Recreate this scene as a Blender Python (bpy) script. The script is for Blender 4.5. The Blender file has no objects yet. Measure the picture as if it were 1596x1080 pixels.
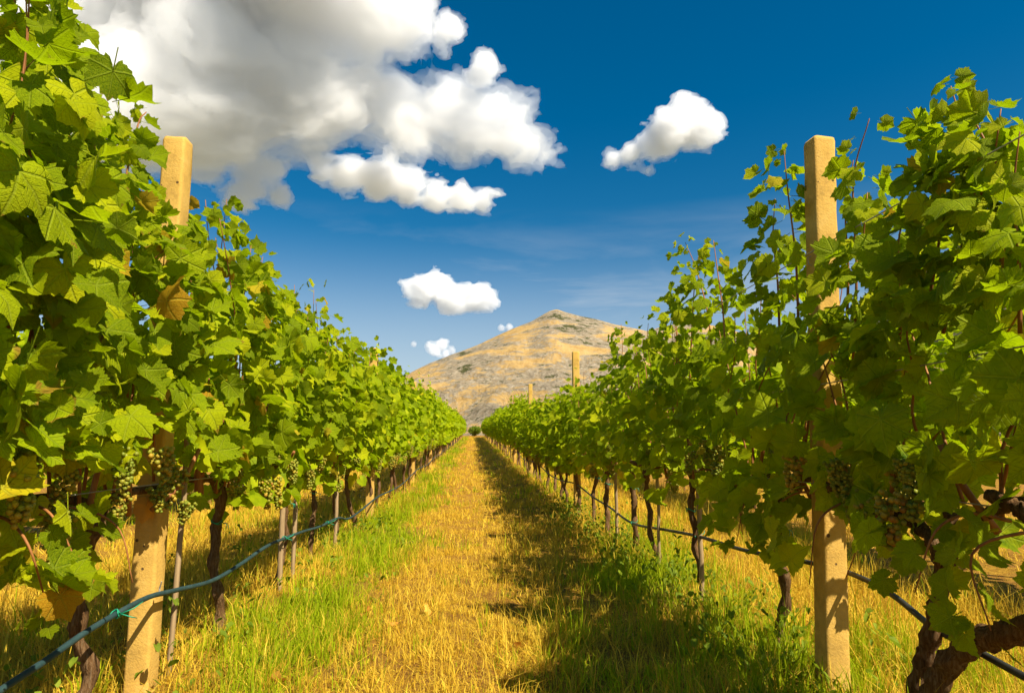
import bpy, math, random
import numpy as np
import openvdb
from mathutils import Vector, Matrix, Quaternion

random.seed(7)
RNG = np.random.default_rng(7)
SC = bpy.context.scene
COL = SC.collection
R = math.radians

# ------------------------------------------------------------------ camera
CAM = np.array([0.0, 0.0, 0.9])
FPX = 1050.0                      # focal length in pixels of a 1596 px wide frame
YAW = math.atan(60 / FPX)
PITCH = math.atan(150 / FPX)
camd = bpy.data.cameras.new('camera')
camd.sensor_width = 36.0
camd.lens = 36.0 * FPX / 1596.0
camd.clip_start = 0.02
camd.clip_end = 30000
cam = bpy.data.objects.new('camera', camd)
COL.objects.link(cam)
cam.location = CAM
cam.rotation_euler = (R(90) + PITCH, 0, -YAW)
SC.camera = cam

FW = np.array([math.sin(YAW) * math.cos(PITCH), math.cos(YAW) * math.cos(PITCH), math.sin(PITCH)])
RT = np.array([math.cos(YAW), -math.sin(YAW), 0.0])
UP = np.cross(RT, FW)


def ray(x, y):
    d = FW + RT * (x - 798) / FPX - UP * (y - 540) / FPX
    return d / np.linalg.norm(d)


def on_row(x, y, X):
    """survey helper: where a sight line meets the vertical plane of a vine row"""
    d = ray(x, y)
    return CAM + d * (X / d[0])


# ------------------------------------------------------------------ light
SUN = Vector((0.58, -0.62, 1.0)).normalized()
SUN_EL = math.asin(SUN.z)
SUN_AZ = math.atan2(SUN.x, SUN.y)
world = bpy.data.worlds.new('World')
SC.world = world
world.use_nodes = True
wt = world.node_tree
wt.nodes.clear()


def N(t, kind, **kw):
    n = t.nodes.new(kind)
    for k, v in kw.items():
        if k == 'inp':
            for kk, vv in v.items():
                if hasattr(vv, 'is_output'):
                    t.links.new(vv, n.inputs[kk])
                else:
                    n.inputs[kk].default_value = vv
        else:
            setattr(n, k, v)
    return n


sky = N(wt, 'ShaderNodeTexSky', sky_type='NISHITA', sun_disc=False, sun_elevation=SUN_EL, sun_rotation=SUN_AZ,
        altitude=500.0, air_density=1.0, dust_density=0.35, ozone_density=3.0)
hs = N(wt, 'ShaderNodeHueSaturation', inp={'Hue': 0.49, 'Saturation': 1.45, 'Value': 1.0, 'Color': sky.outputs[0]})
# thin cirrus veil low in the sky, all the way round
tc = N(wt, 'ShaderNodeTexCoord')
sep = N(wt, 'ShaderNodeSeparateXYZ', inp={0: tc.outputs['Generated']})
mp = N(wt, 'ShaderNodeMapping', inp={'Vector': tc.outputs['Generated'], 'Scale': (1.6, 1.6, 9.0), 'Rotation': (0.0, 0.12, 0.0)})
nz = N(wt, 'ShaderNodeTexNoise', inp={'Vector': mp.outputs[0], 'Scale': 1.7, 'Detail': 7.0, 'Roughness': 0.55, 'Distortion': 0.4})
r1 = N(wt, 'ShaderNodeMapRange', inp={'Value': nz.outputs[0], 'From Min': 0.41, 'From Max': 0.68})
r2 = N(wt, 'ShaderNodeMapRange', inp={'Value': sep.outputs[2], 'From Min': 0.34, 'From Max': 0.10})
mm = N(wt, 'ShaderNodeMath', operation='MULTIPLY', inp={0: r1.outputs[0], 1: r2.outputs[0]})
m2 = N(wt, 'ShaderNodeMath', operation='MULTIPLY', inp={0: mm.outputs[0], 1: 0.9})
r3 = N(wt, 'ShaderNodeMapRange', interpolation_type='SMOOTHSTEP', inp={'Value': sep.outputs[2], 'From Min': 0.32, 'From Max': 0.03, 'To Max': 0.72})
m3 = N(wt, 'ShaderNodeMath', operation='MAXIMUM', inp={0: m2.outputs[0], 1: r3.outputs[0]})
cx = N(wt, 'ShaderNodeMix', data_type='RGBA', inp={0: m3.outputs[0], 6: hs.outputs[0], 7: (6.4, 7.0, 7.6, 1)})
bg = N(wt, 'ShaderNodeBackground', inp={'Color': cx.outputs[2], 'Strength': 0.054})
wo = N(wt, 'ShaderNodeOutputWorld', inp={'Surface': bg.outputs[0]})

sund = bpy.data.lights.new('sun', 'SUN')
sund.energy = 5.0
sund.angle = R(0.53)
sund.color = (1.0, 0.91, 0.76)
sun = bpy.data.objects.new('sun', sund)
COL.objects.link(sun)
sun.rotation_euler = SUN.to_track_quat('Z', 'Y').to_euler()
sun.location = (6, -5, 12)

SC.view_settings.view_transform = 'Standard'
SC.view_settings.look = 'None'
SC.view_settings.exposure = 0.88
SC.view_settings.gamma = 1.0
SC.render.engine = 'CYCLES'
cy = SC.cycles
cy.use_denoising = True
try:
    cy.denoiser = 'OPENIMAGEDENOISE'
except Exception:
    pass
cy.max_bounces = 16
cy.diffuse_bounces = 3
cy.glossy_bounces = 2
cy.transmission_bounces = 4
cy.volume_bounces = 14
cy.transparent_max_bounces = 24
cy.caustics_reflective = False
cy.caustics_refractive = False


# ------------------------------------------------------------------ helpers
def tag(o, label=None, cat=None, group=None, kind=None):
    for k, v in (('label', label), ('category', cat), ('group', group), ('kind', kind)):
        if v:
            o[k] = v
    return o


def mesh_from(name, verts, faces, mat=None, smooth=False):
    me = bpy.data.meshes.new(name)
    me.from_pydata(verts if isinstance(verts, list) else verts.tolist(), [], faces if isinstance(faces, list) else faces.tolist())
    if mat:
        me.materials.append(mat)
    if smooth:
        me.polygons.foreach_set('use_smooth', [True] * len(me.polygons))
    return me


def tri_mesh(name, V, F, mat=None, smooth=True, attrs=None, uv=None):
    """fast mesh of equal-sided faces from numpy arrays"""
    me = bpy.data.meshes.new(name)
    k = F.shape[1]
    me.vertices.add(len(V))
    me.vertices.foreach_set('co', np.ascontiguousarray(V, dtype=np.float32).ravel())
    me.loops.add(F.size)
    me.loops.foreach_set('vertex_index', np.ascontiguousarray(F, dtype=np.int32).ravel())
    me.polygons.add(len(F))
    me.polygons.foreach_set('loop_start', np.arange(0, F.size, k, dtype=np.int32))
    me.polygons.foreach_set('use_smooth', np.full(len(F), smooth))
    for an, av in (attrs or {}).items():
        a = me.attributes.new(an, 'FLOAT', 'POINT')
        a.data.foreach_set('value', np.ascontiguousarray(av, dtype=np.float32))
    if uv is not None:
        u = me.uv_layers.new(name='UVMap')
        u.data.foreach_set('uv', np.ascontiguousarray(uv[F.ravel()], dtype=np.float32).ravel())
    me.update(calc_edges=True)
    if mat:
        me.materials.append(mat)
    return me


def put(name, me, parent=None, loc=None):
    o = bpy.data.objects.new(name, me)
    COL.objects.link(o)
    if parent:
        o.parent = parent
    if loc is not None:
        o.location = loc
    return o


def empty(name, loc):
    o = bpy.data.objects.new(name, None)
    o.empty_display_size = 0.1
    COL.objects.link(o)
    o.location = loc
    return o


LAT = RNG.random((32, 32, 32)).astype(np.float32)


def vnoise(P):
    i = np.floor(P).astype(np.int64)
    f = (P - i).astype(np.float32)
    f = f * f * (3 - 2 * f)
    a = i & 31
    b = (i + 1) & 31
    x0, y0, z0 = a[..., 0], a[..., 1], a[..., 2]
    x1, y1, z1 = b[..., 0], b[..., 1], b[..., 2]
    fx, fy, fz = f[..., 0], f[..., 1], f[..., 2]
    c00 = LAT[x0, y0, z0] * (1 - fx) + LAT[x1, y0, z0] * fx
    c10 = LAT[x0, y1, z0] * (1 - fx) + LAT[x1, y1, z0] * fx
    c01 = LAT[x0, y0, z1] * (1 - fx) + LAT[x1, y0, z1] * fx
    c11 = LAT[x0, y1, z1] * (1 - fx) + LAT[x1, y1, z1] * fx
    return (c00 * (1 - fy) + c10 * fy) * (1 - fz) + (c01 * (1 - fy) + c11 * fy) * fz


def fbm(P, octv=5, gain=0.5, billow=False):
    s = 0.0
    a = 1.0
    t = 0.0
    Q = np.array(P, dtype=np.float64)
    for _ in range(octv):
        n = vnoise(Q) * 2 - 1
        if billow:
            n = 1 - 2 * np.abs(n)
        s = s + n * a
        t += a
        a *= gain
        Q = Q * 2.03 + np.array([17.3, 5.1, 9.7])
    return s / t


def new_mat(name):
    m = bpy.data.materials.new(name)
    m.use_nodes = True
    t = m.node_tree
    t.nodes.clear()
    out = t.nodes.new('ShaderNodeOutputMaterial')
    return m, t, out


def ramp(t, fac, stops, interp='LINEAR'):
    n = N(t, 'ShaderNodeValToRGB')
    n.color_ramp.interpolation = interp
    e = n.color_ramp.elements
    while len(e) < len(stops):
        e.new(0.5)
    for el, (p, c) in zip(e, stops):
        el.position = p
        el.color = (*c, 1)
    t.links.new(fac, n.inputs[0])
    return n


def mix(t, fac, a, b, blend='MIX'):
    n = N(t, 'ShaderNodeMix', data_type='RGBA', blend_type=blend)
    for i, v in ((0, fac), (6, a), (7, b)):
        if hasattr(v, 'is_output'):
            t.links.new(v, n.inputs[i])
        else:
            n.inputs[i].default_value = v if i == 0 else (*v, 1)
    return n.outputs[2]


def noise(t, vec, scale, detail=4, rough=0.55, dist=0.0, out=0):
    n = N(t, 'ShaderNodeTexNoise', inp={'Scale': scale, 'Detail': detail, 'Roughness': rough, 'Distortion': dist})
    if vec is not None:
        t.links.new(vec, n.inputs['Vector'])
    return n.outputs[out]


def rng_map(t, v, a, b, c=0.0, d=1.0):
    return N(t, 'ShaderNodeMapRange', inp={'Value': v, 'From Min': a, 'From Max': b, 'To Min': c, 'To Max': d}).outputs[0]


def tube(points, radii, seg=8, jitter=0.0, rs=None, cap=True):
    """tapered tube along a polyline; returns verts, quad faces"""
    P = np.array(points, dtype=float)
    n = len(P)
    T = np.zeros_like(P)
    T[1:-1] = P[2:] - P[:-2]
    T[0] = P[1] - P[0]
    T[-1] = P[-1] - P[-2]
    T /= np.linalg.norm(T, axis=1)[:, None] + 1e-9
    ref = np.array([0.31, 0.17, 0.93]) if abs(T[0][2]) < 0.8 else np.array([1.0, 0.2, 0.1])
    u = np.cross(T[0], ref)
    u /= np.linalg.norm(u)
    V = []
    F = []
    rs = rs or np.random.default_rng(1)
    for i in range(n):
        u = u - T[i] * (u @ T[i])
        u /= np.linalg.norm(u) + 1e-9
        w = np.cross(T[i], u)
        for k in range(seg):
            a = 2 * math.pi * k / seg
            r = radii[i] * (1 + jitter * (rs.random() - 0.5) * 2)
            V.append(P[i] + (u * math.cos(a) + w * math.sin(a)) * r)
    for i in range(n - 1):
        for k in range(seg):
            a = i * seg + k
            b = i * seg + (k + 1) % seg
            F.append([a, b, b + seg, a + seg])
    if cap:
        F.append(list(range(seg - 1, -1, -1)))
        F.append([(n - 1) * seg + k for k in range(seg)])
    return [list(map(float, v)) for v in V], F


def smooth_path(pts, n):
    """Catmull-Rom through control points"""
    P = np.array(pts, dtype=float)
    P = np.vstack([2 * P[0] - P[1], P, 2 * P[-1] - P[-2]])
    m = len(P) - 3
    out = []
    for s in np.linspace(0, m - 1e-6, n):
        i = int(s)
        t = s - i
        a, b, c, d = P[i:i + 4]
        out.append(0.5 * ((2 * b) + (c - a) * t + (2 * a - 5 * b + 4 * c - d) * t * t + (3 * b - a - 3 * c + d) * t ** 3))
    return np.array(out)


def gz(y):
    """lie of the land along the rows: level by the camera, then climbing gently"""
    y = np.asarray(y, dtype=float)
    a = np.clip(y - 6.5, 0, None)
    z = 0.022 * a * a / (a + 4.0)
    far = np.clip(y - 85, 0, None)
    return z - 0.018 * far * far / (far + 60.0)


XL, XR = -1.203, 1.319
ROW_END = 78.0

# ------------------------------------------------------------------ mountains
def mountain_mat(name, green):
    m, t, out = new_mat(name)
    tc = N(t, 'ShaderNodeTexCoord').outputs['Object']
    mp = N(t, 'ShaderNodeMapping', inp={'Vector': tc, 'Rotation': (0.0, -0.55, 0.0), 'Scale': (1.0, 0.5, 3.8)}).outputs[0]
    big = noise(t, mp, 0.009, 11, 0.72, 0.25)
    spk = noise(t, tc, 0.035, 8, 0.75)
    fine = noise(t, tc, 0.11, 6, 0.8)
    grass = ramp(t, spk, [(0.3, (0.40, 0.24, 0.08)), (0.5, (0.58, 0.37, 0.13)), (0.7, (0.66, 0.46, 0.19))]).outputs[0]
    rock = ramp(t, fine, [(0.3, (0.15, 0.12, 0.075)), (0.5, (0.34, 0.275, 0.18)), (0.72, (0.60, 0.50, 0.36))]).outputs[0]
    add = N(t, 'ShaderNodeMath', operation='MULTIPLY_ADD', inp={0: fine, 1: 0.32, 2: big}).outputs[0]
    f = rng_map(t, add, 0.605, 0.67)
    c = mix(t, f, grass, rock)
    shr = N(t, 'ShaderNodeMath', operation='MULTIPLY_ADD', inp={0: spk, 1: 0.8, 2: big}).outputs[0]
    f2 = rng_map(t, shr, 0.98 - green, 1.03 - green)
    c = mix(t, f2, c, (0.085, 0.088, 0.03))
    b = N(t, 'ShaderNodeBump', inp={'Strength': 1.0, 'Distance': 9.0, 'Height': fine})
    p = N(t, 'ShaderNodeBsdfPrincipled', inp={'Base Color': c, 'Roughness': 0.95, 'Normal': b.outputs[0]})
    p.inputs['Specular IOR Level'].default_value = 0.1
    t.links.new(p.outputs[0], out.inputs[0])
    return m


def mountain(name, ridge, D_ridge, D_foot, nx, ny, seed, mat, rough, label):
    rx = np.array([p[0] for p in ridge], float)
    ry = np.array([p[1] for p in ridge], float)
    px = np.linspace(rx[0], rx[-1], nx)
    # soft interpolation of the skyline
    py = np.interp(px, rx, ry)
    ker = np.hanning(2 * max(2, nx // 260) + 1)
    ker /= ker.sum()
    pad = len(ker) // 2
    py = np.convolve(np.pad(py, pad, mode='edge'), ker, 'valid')
    dirs = np.array([ray(x, y) for x, y in zip(px, py)])
    hor = np.linalg.norm(dirs[:, :2], axis=1)
    az = dirs[:, :2] / hor[:, None]
    H = CAM[2] + dirs[:, 2] / hor * D_ridge
    tt = np.concatenate([np.linspace(0, 1, int(ny * 0.8)), np.linspace(1, 1.45, ny - int(ny * 0.8) + 1)[1:]])
    A, Tm = np.meshgrid(np.arange(nx), tt, indexing='ij')
    dist = D_foot + (D_ridge - D_foot) * Tm
    X = az[A, 0] * dist
    Y = az[A, 1] * dist
    prof = np.where(Tm <= 1, 0.25 * Tm + 0.75 * Tm ** 1.7, 1 - 1.1 * (Tm - 1))
    Z = -6 + (H[A] + 6) * prof
    Q = np.stack([X / 260 + seed, Y / 260, np.full_like(X, seed * 1.7)], -1)
    n1 = fbm(Q, 6, 0.5, billow=True)
    Q2 = np.stack([X / 60 + seed, Y / 60, Z / 60], -1)
    n2 = fbm(Q2, 4, 0.55)
    damp = np.clip(1 - np.abs(Tm - 1) * 0.0, 0, 1)
    near_ridge = np.clip(np.abs(Tm - 1) / 0.35, 0, 1)
    Z = Z + rough * (n1 - 0.1) * 46 * near_ridge * np.clip(Tm * 4, 0, 1) + rough * n2 * (2.2 + 5 * near_ridge) * np.clip(Tm * 6, 0, 1) * damp
    V = np.stack([X, Y, Z], -1).reshape(-1, 3)
    ni, nj = A.shape
    idx = np.arange(ni * nj).reshape(ni, nj)
    F = np.stack([idx[:-1, :-1], idx[1:, :-1], idx[1:, 1:], idx[:-1, 1:]], -1).reshape(-1, 4)
    o = put(name, tri_mesh(name, V, F, mat, True))
    tag(o, label, 'mountain', kind='structure')
    return o


mountain('mountain', [(430, 668), (520, 640), (580, 612), (640, 581), (670, 566), (700, 554), (735, 541), (765, 528), (800, 512), (825, 502),
                      (842, 493), (856, 485), (868, 482), (880, 486), (905, 492), (930, 498), (955, 505), (985, 511), (1008, 516), (1030, 509), (1060, 503),
                      (1120, 508), (1220, 540), (1330, 590), (1430, 640)], 1500, 620, 520, 200, 3.1, mountain_mat('dry_mountain', 0.0), 1.0,
         'golden dry mountain with grey rock bands closing the valley ahead')
mountain('hill', [(1010, 668), (1150, 610), (1250, 556), (1340, 490), (1400, 448), (1450, 408), (1520, 360), (1596, 305), (1680, 258), (1800, 215),
                  (1950, 205), (2100, 260), (2300, 400)], 900, 330, 360, 140, 8.3, mountain_mat('scrub_hill', 0.17), 0.8,
         'olive scrub covered hillside showing through the vine tops')

# ------------------------------------------------------------------ clouds
VAP = {}


def vapour(density):
    k = round(density, 4)
    if k not in VAP:
        m, t, out = new_mat('cloud_vapour')
        v = N(t, 'ShaderNodeVolumeScatter', inp={'Color': (0.988, 0.994, 1.0, 1), 'Density': k, 'Anisotropy': 0.3})
        t.links.new(v.outputs[0], out.inputs['Volume'])
        VAP[k] = m
    return VAP[k]


def cloud(name, D, blobs, vox, amp, label, freq, depth=0.75, flat=None, seed=0.0, density=None):
    """blobs: (x, y, r) sight-line positions and sizes; grown as real 3-D puffs D metres away"""
    rs = np.random.default_rng(int(seed * 10) + 3)
    k = D / FPX
    bx = np.array([b[0] for b in blobs], float)
    by = np.array([b[1] for b in blobs], float)
    br = np.array([b[2] for b in blobs], float) * k
    c0 = np.array([bx.mean(), by.mean()])
    d0 = ray(*c0)
    r0 = np.cross(d0, [0, 0, 1])
    r0 /= np.linalg.norm(r0)
    u0 = np.cross(r0, d0)
    org = CAM + d0 * D
    ctr = []
    for x, y in zip(bx, by):
        d = ray(x, y)
        d = d / (d @ d0) * D
        ctr.append([d @ r0, d @ u0, 0.0])
    C = np.array(ctr)
    C[:, 2] = rs.normal(0, 0.35, len(C)) * br
    mrg = br.max() * 0.45 + 8 * vox
    lo = (C - br[:, None]).min(0) - mrg
    hi = (C + br[:, None]).max(0) + mrg
    n = np.ceil((hi - lo) / vox).astype(int)
    ax = [(lo[i] + vox * np.arange(n[i])).astype(np.float32) for i in range(3)]
    acc = np.zeros(tuple(n), dtype=np.float32)
    sh = 0.13 * br.mean()
    for c, r in zip(C, br):
        rr = r + 7 * sh
        sl = []
        for i in range(3):
            k0 = max(0, int((c[i] - rr - lo[i]) / vox))
            k1 = min(n[i], int((c[i] + rr - lo[i]) / vox) + 2)
            sl.append(slice(k0, k1))
        gx, gy, gz_ = np.meshgrid(ax[0][sl[0]] - c[0], ax[1][sl[1]] - c[1], (ax[2][sl[2]] - c[2]) / depth, indexing='ij')
        d = np.sqrt(gx * gx + gy * gy + gz_ * gz_)
        acc[tuple(sl)] += np.exp(np.clip((r - d) / sh, -40, 40))
    f = sh * np.log(acc + 1e-12)
    band = np.abs(f) < amp * 1.8
    bi = np.nonzero(band)
    W = np.stack([ax[i][bi[i]] for i in range(3)], -1) / freq + seed * 3.7
    wv = np.stack([fbm(W * 0.9 + o, 2) for o in (3.1, 11.7, 23.9)], -1) * 0.5
    nb = fbm(W + wv, 5, 0.64, billow=True)
    nf = fbm(W * 2.3 * np.array([0.75, 1.25, 1.0]) + 5.2 + wv * 2.2, 4, 0.74)
    f[band] += amp * (nb * 0.8 + nf * 1.35 - 0.36)
    f = np.clip(f, -amp * 3, amp * 3)
    VV, FF, MI = [], [], []
    base = 0
    for li, (iso, dn) in enumerate(((0.0, 0.33), (amp * 0.5, 0.67))):
        if f.max() < iso + 0.2 * amp:
            break
        grid = openvdb.FloatGrid(-amp * 3.0)
        grid.copyFromArray(f.astype(np.float32))
        pts, tris, quads = grid.convertToPolygons(iso, 0.0)
        pts = np.asarray(pts, dtype=float) * vox + lo
        Wp = pts[:, :1] * r0 + pts[:, 1:2] * u0 + pts[:, 2:3] * d0
        q = np.asarray(quads, dtype=np.int64)
        va, vb, vc = Wp[q[:, 0]], Wp[q[:, 1]], Wp[q[:, 2]]
        if np.einsum('ij,ij->i', va, np.cross(vb, vc)).sum() < 0:
            q = q[:, ::-1]
        VV.append(Wp)
        FF.append(q + base)
        MI.append(np.full(len(q), li))
        base += len(Wp)
    q = np.vstack(FF)
    me = tri_mesh(name, np.vstack(VV), q, None, True)
    for li, dn in enumerate((0.33, 0.67)):
        me.materials.append(vapour(density * dn))
    me.polygons.foreach_set('material_index', np.concatenate(MI).astype(np.int32))
    o = put(name, me, loc=tuple(org))
    tag(o, label, 'cloud', 'clouds in the blue sky', kind='thing')
    print('cloud', name, len(q), n)
    return o


cloud('cloud', 1700,
      [(60, 60, 95), (170, 20, 120), (300, -10, 125), (430, -30, 120), (530, -5, 90), (600, 15, 72), (650, 15, 42), (80, 190, 80), (190, 150, 105), (310, 130, 115),
       (430, 125, 100), (500, 160, 72), (560, 172, 62), (630, 172, 62), (700, 165, 54), (765, 185, 46), (725, 215, 42), (800, 215, 38), (828, 232, 32), (852, 243, 22),
       (620, 205, 42), (490, 200, 50), (380, 195, 58), (250, 210, 58), (150, 245, 50), (792, 165, 22), (620, 55, 42), (70, 270, 40), (300, -110, 130), (480, -120, 100), (120, -100, 120)],
      6.6, 50.0, 'huge grey bellied cumulus cloud filling the upper sky above the sunlit row', 170.0, 0.8, seed=1.3, density=0.034)
cloud('cloud', 1900,
      [(500, 262, 22), (545, 272, 32), (590, 282, 34), (635, 290, 32), (680, 305, 28), (720, 312, 24), (755, 312, 20), (775, 300, 10), (610, 245, 16)],
      4.5, 24.0, 'ragged long white cloud just under the huge grey bellied one', 90.0, 0.9, seed=2.1, density=0.075)
cloud('cloud', 1900, [(395, 266, 30), (388, 290, 28), (378, 310, 20), (424, 268, 24), (440, 303, 20), (362, 312, 17), (312, 258, 26), (334, 268, 18)], 4.0, 22.0,
      'small wispy cloud scrap hanging below the huge grey bellied cloud', 60.0, 0.9, seed=2.9, density=0.06)
cloud('cloud', 1750, [(700, 45, 24), (690, 65, 19), (756, 104, 26), (745, 118, 18)], 4.0, 16.0,
      'tiny wispy cloud scraps beside the upper edge of the huge cloud', 50.0, 0.9, seed=3.3, density=0.05)
cloud('cloud', 2100,
      [(955, 248, 15), (985, 240, 20), (1015, 222, 24), (1045, 200, 32), (1075, 190, 34), (1100, 205, 28), (1065, 165, 16), (1035, 225, 22), (1075, 220, 16), (1010, 265, 4)],
      4.5, 24.0, 'white cumulus cloud alone in the deep blue sky above the concrete post', 90.0, 0.9, seed=4.7, density=0.075)
cloud('cloud', 3000,
      [(640, 448, 17), (660, 452, 25), (682, 446, 24), (678, 430, 14), (700, 466, 24), (718, 466, 22), (738, 464, 25), (752, 458, 21), (766, 474, 13), (655, 468, 18), (690, 474, 17), (720, 478, 14), (628, 440, 9)],
      4.5, 24.0, 'plump white cumulus cloud floating above the mountain slope', 100.0, 0.9, seed=5.1, density=0.068)
cloud('cloud', 3600, [(672, 540, 9), (690, 538, 12), (704, 545, 8), (680, 548, 8), (695, 550, 9)], 5.0, 14.0,
      'little white cloud low over the mountain foot', 70.0, 0.9, seed=6.2, density=0.068)
cloud('cloud', 3600, [(645, 536, 6)], 5.0, 9.0, 'tiny round cloud dot beside the little low cloud', 50.0, 0.9, seed=6.9, density=0.05)
cloud('cloud', 3800, [(782, 511, 6), (794, 510, 7), (806, 513, 5)], 5.0, 10.0, 'small flat cloud peeping over the mountain ridge', 60.0, 0.9, seed=7.5, density=0.05)

# ------------------------------------------------------------------ ground
def green_amount(x, y):
    """how much green grass grows at a spot: strips beside the vines, dry wheel-worn middle"""
    Q = np.stack([x / 0.5, y / 0.9, np.full_like(x, 4.4)], -1)
    n = fbm(Q, 4, 0.55)
    Q2 = np.stack([x / 1.7 + 9, y / 2.6, np.full_like(x, 1.4)], -1)
    n2 = fbm(Q2, 3, 0.5)
    b = np.interp(x, [-6, -2.0, -1.35, -1.05, -0.78, -0.52, -0.32, 0.3, 0.6, 0.9, 1.2, 1.6, 2.2, 6],
                  [0.16, 0.10, 0.14, 0.46, 0.62, 0.24, -0.04, -0.08, -0.02, 0.10, 0.36, 0.28, 0.14, 0.12])
    b = b - 0.5 * np.exp(-((y - 2.0) / 0.95) ** 2) * (x < 0.2)
    return np.clip(b + 0.75 * n + 0.45 * n2, 0, 1)


def ground_z(x, y):
    x = np.asarray(x, float)
    y = np.asarray(y, float)
    Q = np.stack([x / 0.8, y / 0.8, np.full_like(x, 2.2)], -1)
    near = np.clip(1 - np.abs(y - 10) / 60, 0, 1) * np.clip(1 - np.abs(x) / 20, 0, 1)
    ridge = 0.03 * (np.exp(-((x - XL) / 0.3) ** 2) + np.exp(-((x - XR) / 0.3) ** 2))
    return gz(y) + near * (0.035 * fbm(Q, 4, 0.5) + ridge - 0.015)


gxs = np.concatenate([-np.geomspace(2500, 4.0, 26), np.arange(-3.9, 4.0, 0.1), np.geomspace(4.0, 2500, 26)])
gys = np.concatenate([-np.geomspace(1500, 1.0, 14), np.arange(-0.9, 14, 0.1), np.geomspace(14, 90, 60)[0:], np.geomspace(95, 2600, 30)])
GX, GY = np.meshgrid(gxs, gys, indexing='ij')
GZ = ground_z(GX, GY)
gi = np.arange(GX.size).reshape(GX.shape)
GF = np.stack([gi[:-1, :-1], gi[1:, :-1], gi[1:, 1:], gi[:-1, 1:]], -1).reshape(-1, 4)
gm, t, out = new_mat('dry_soil_and_thatch')
tcn = N(t, 'ShaderNodeTexCoord').outputs['Object']
at = N(t, 'ShaderNodeAttribute', attribute_name='green').outputs['Fac']
st = N(t, 'ShaderNodeMapping', inp={'Vector': tcn, 'Scale': (1.0, 0.45, 1.0)}).outputs[0]
n1 = noise(t, st, 30.0, 8, 0.75, 1.2)
n2 = noise(t, tcn, 90.0, 4, 0.7)
straw = ramp(t, n1, [(0.32, (0.12, 0.055, 0.010)), (0.48, (0.36, 0.185, 0.020)), (0.66, (0.56, 0.33, 0.035))]).outputs[0]
soil = ramp(t, n2, [(0.3, (0.16, 0.065, 0.014)), (0.7, (0.42, 0.21, 0.035))]).outputs[0]
c = mix(t, rng_map(t, noise(t, tcn, 3.3, 5, 0.6), 0.42, 0.62), straw, soil)
grn = ramp(t, n2, [(0.3, (0.06, 0.075, 0.008)), (0.7, (0.22, 0.24, 0.02))]).outputs[0]
c = mix(t, rng_map(t, at, 0.3, 0.8, 0.0, 0.75), c, grn)
dist_ = N(t, 'ShaderNodeVectorMath', operation='LENGTH', inp={0: tcn}).outputs['Value']
wild = ramp(t, noise(t, tcn, 0.02, 6, 0.6), [(0.35, (0.10, 0.12, 0.04)), (0.55, (0.20, 0.17, 0.07)), (0.75, (0.33, 0.24, 0.10))]).outputs[0]
c = mix(t, rng_map(t, dist_, 110.0, 220.0), c, wild)          # fields and scrub beyond the vineyard
bp = N(t, 'ShaderNodeBump', inp={'Strength': 1.0, 'Distance': 0.03, 'Height': n1}).outputs[0]
p = N(t, 'ShaderNodeBsdfPrincipled', inp={'Base Color': c, 'Roughness': 0.95, 'Normal': bp})
p.inputs['Specular IOR Level'].default_value = 0.1
t.links.new(p.outputs[0], out.inputs[0])
ga = green_amount(GX.ravel(), GY.ravel())
ground = put('ground', tri_mesh('ground', np.stack([GX, GY, GZ], -1).reshape(-1, 3), GF, gm, True, {'green': ga}))
tag(ground, 'grassy vineyard ground between and beyond the vine rows', 'ground', kind='structure')


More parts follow.
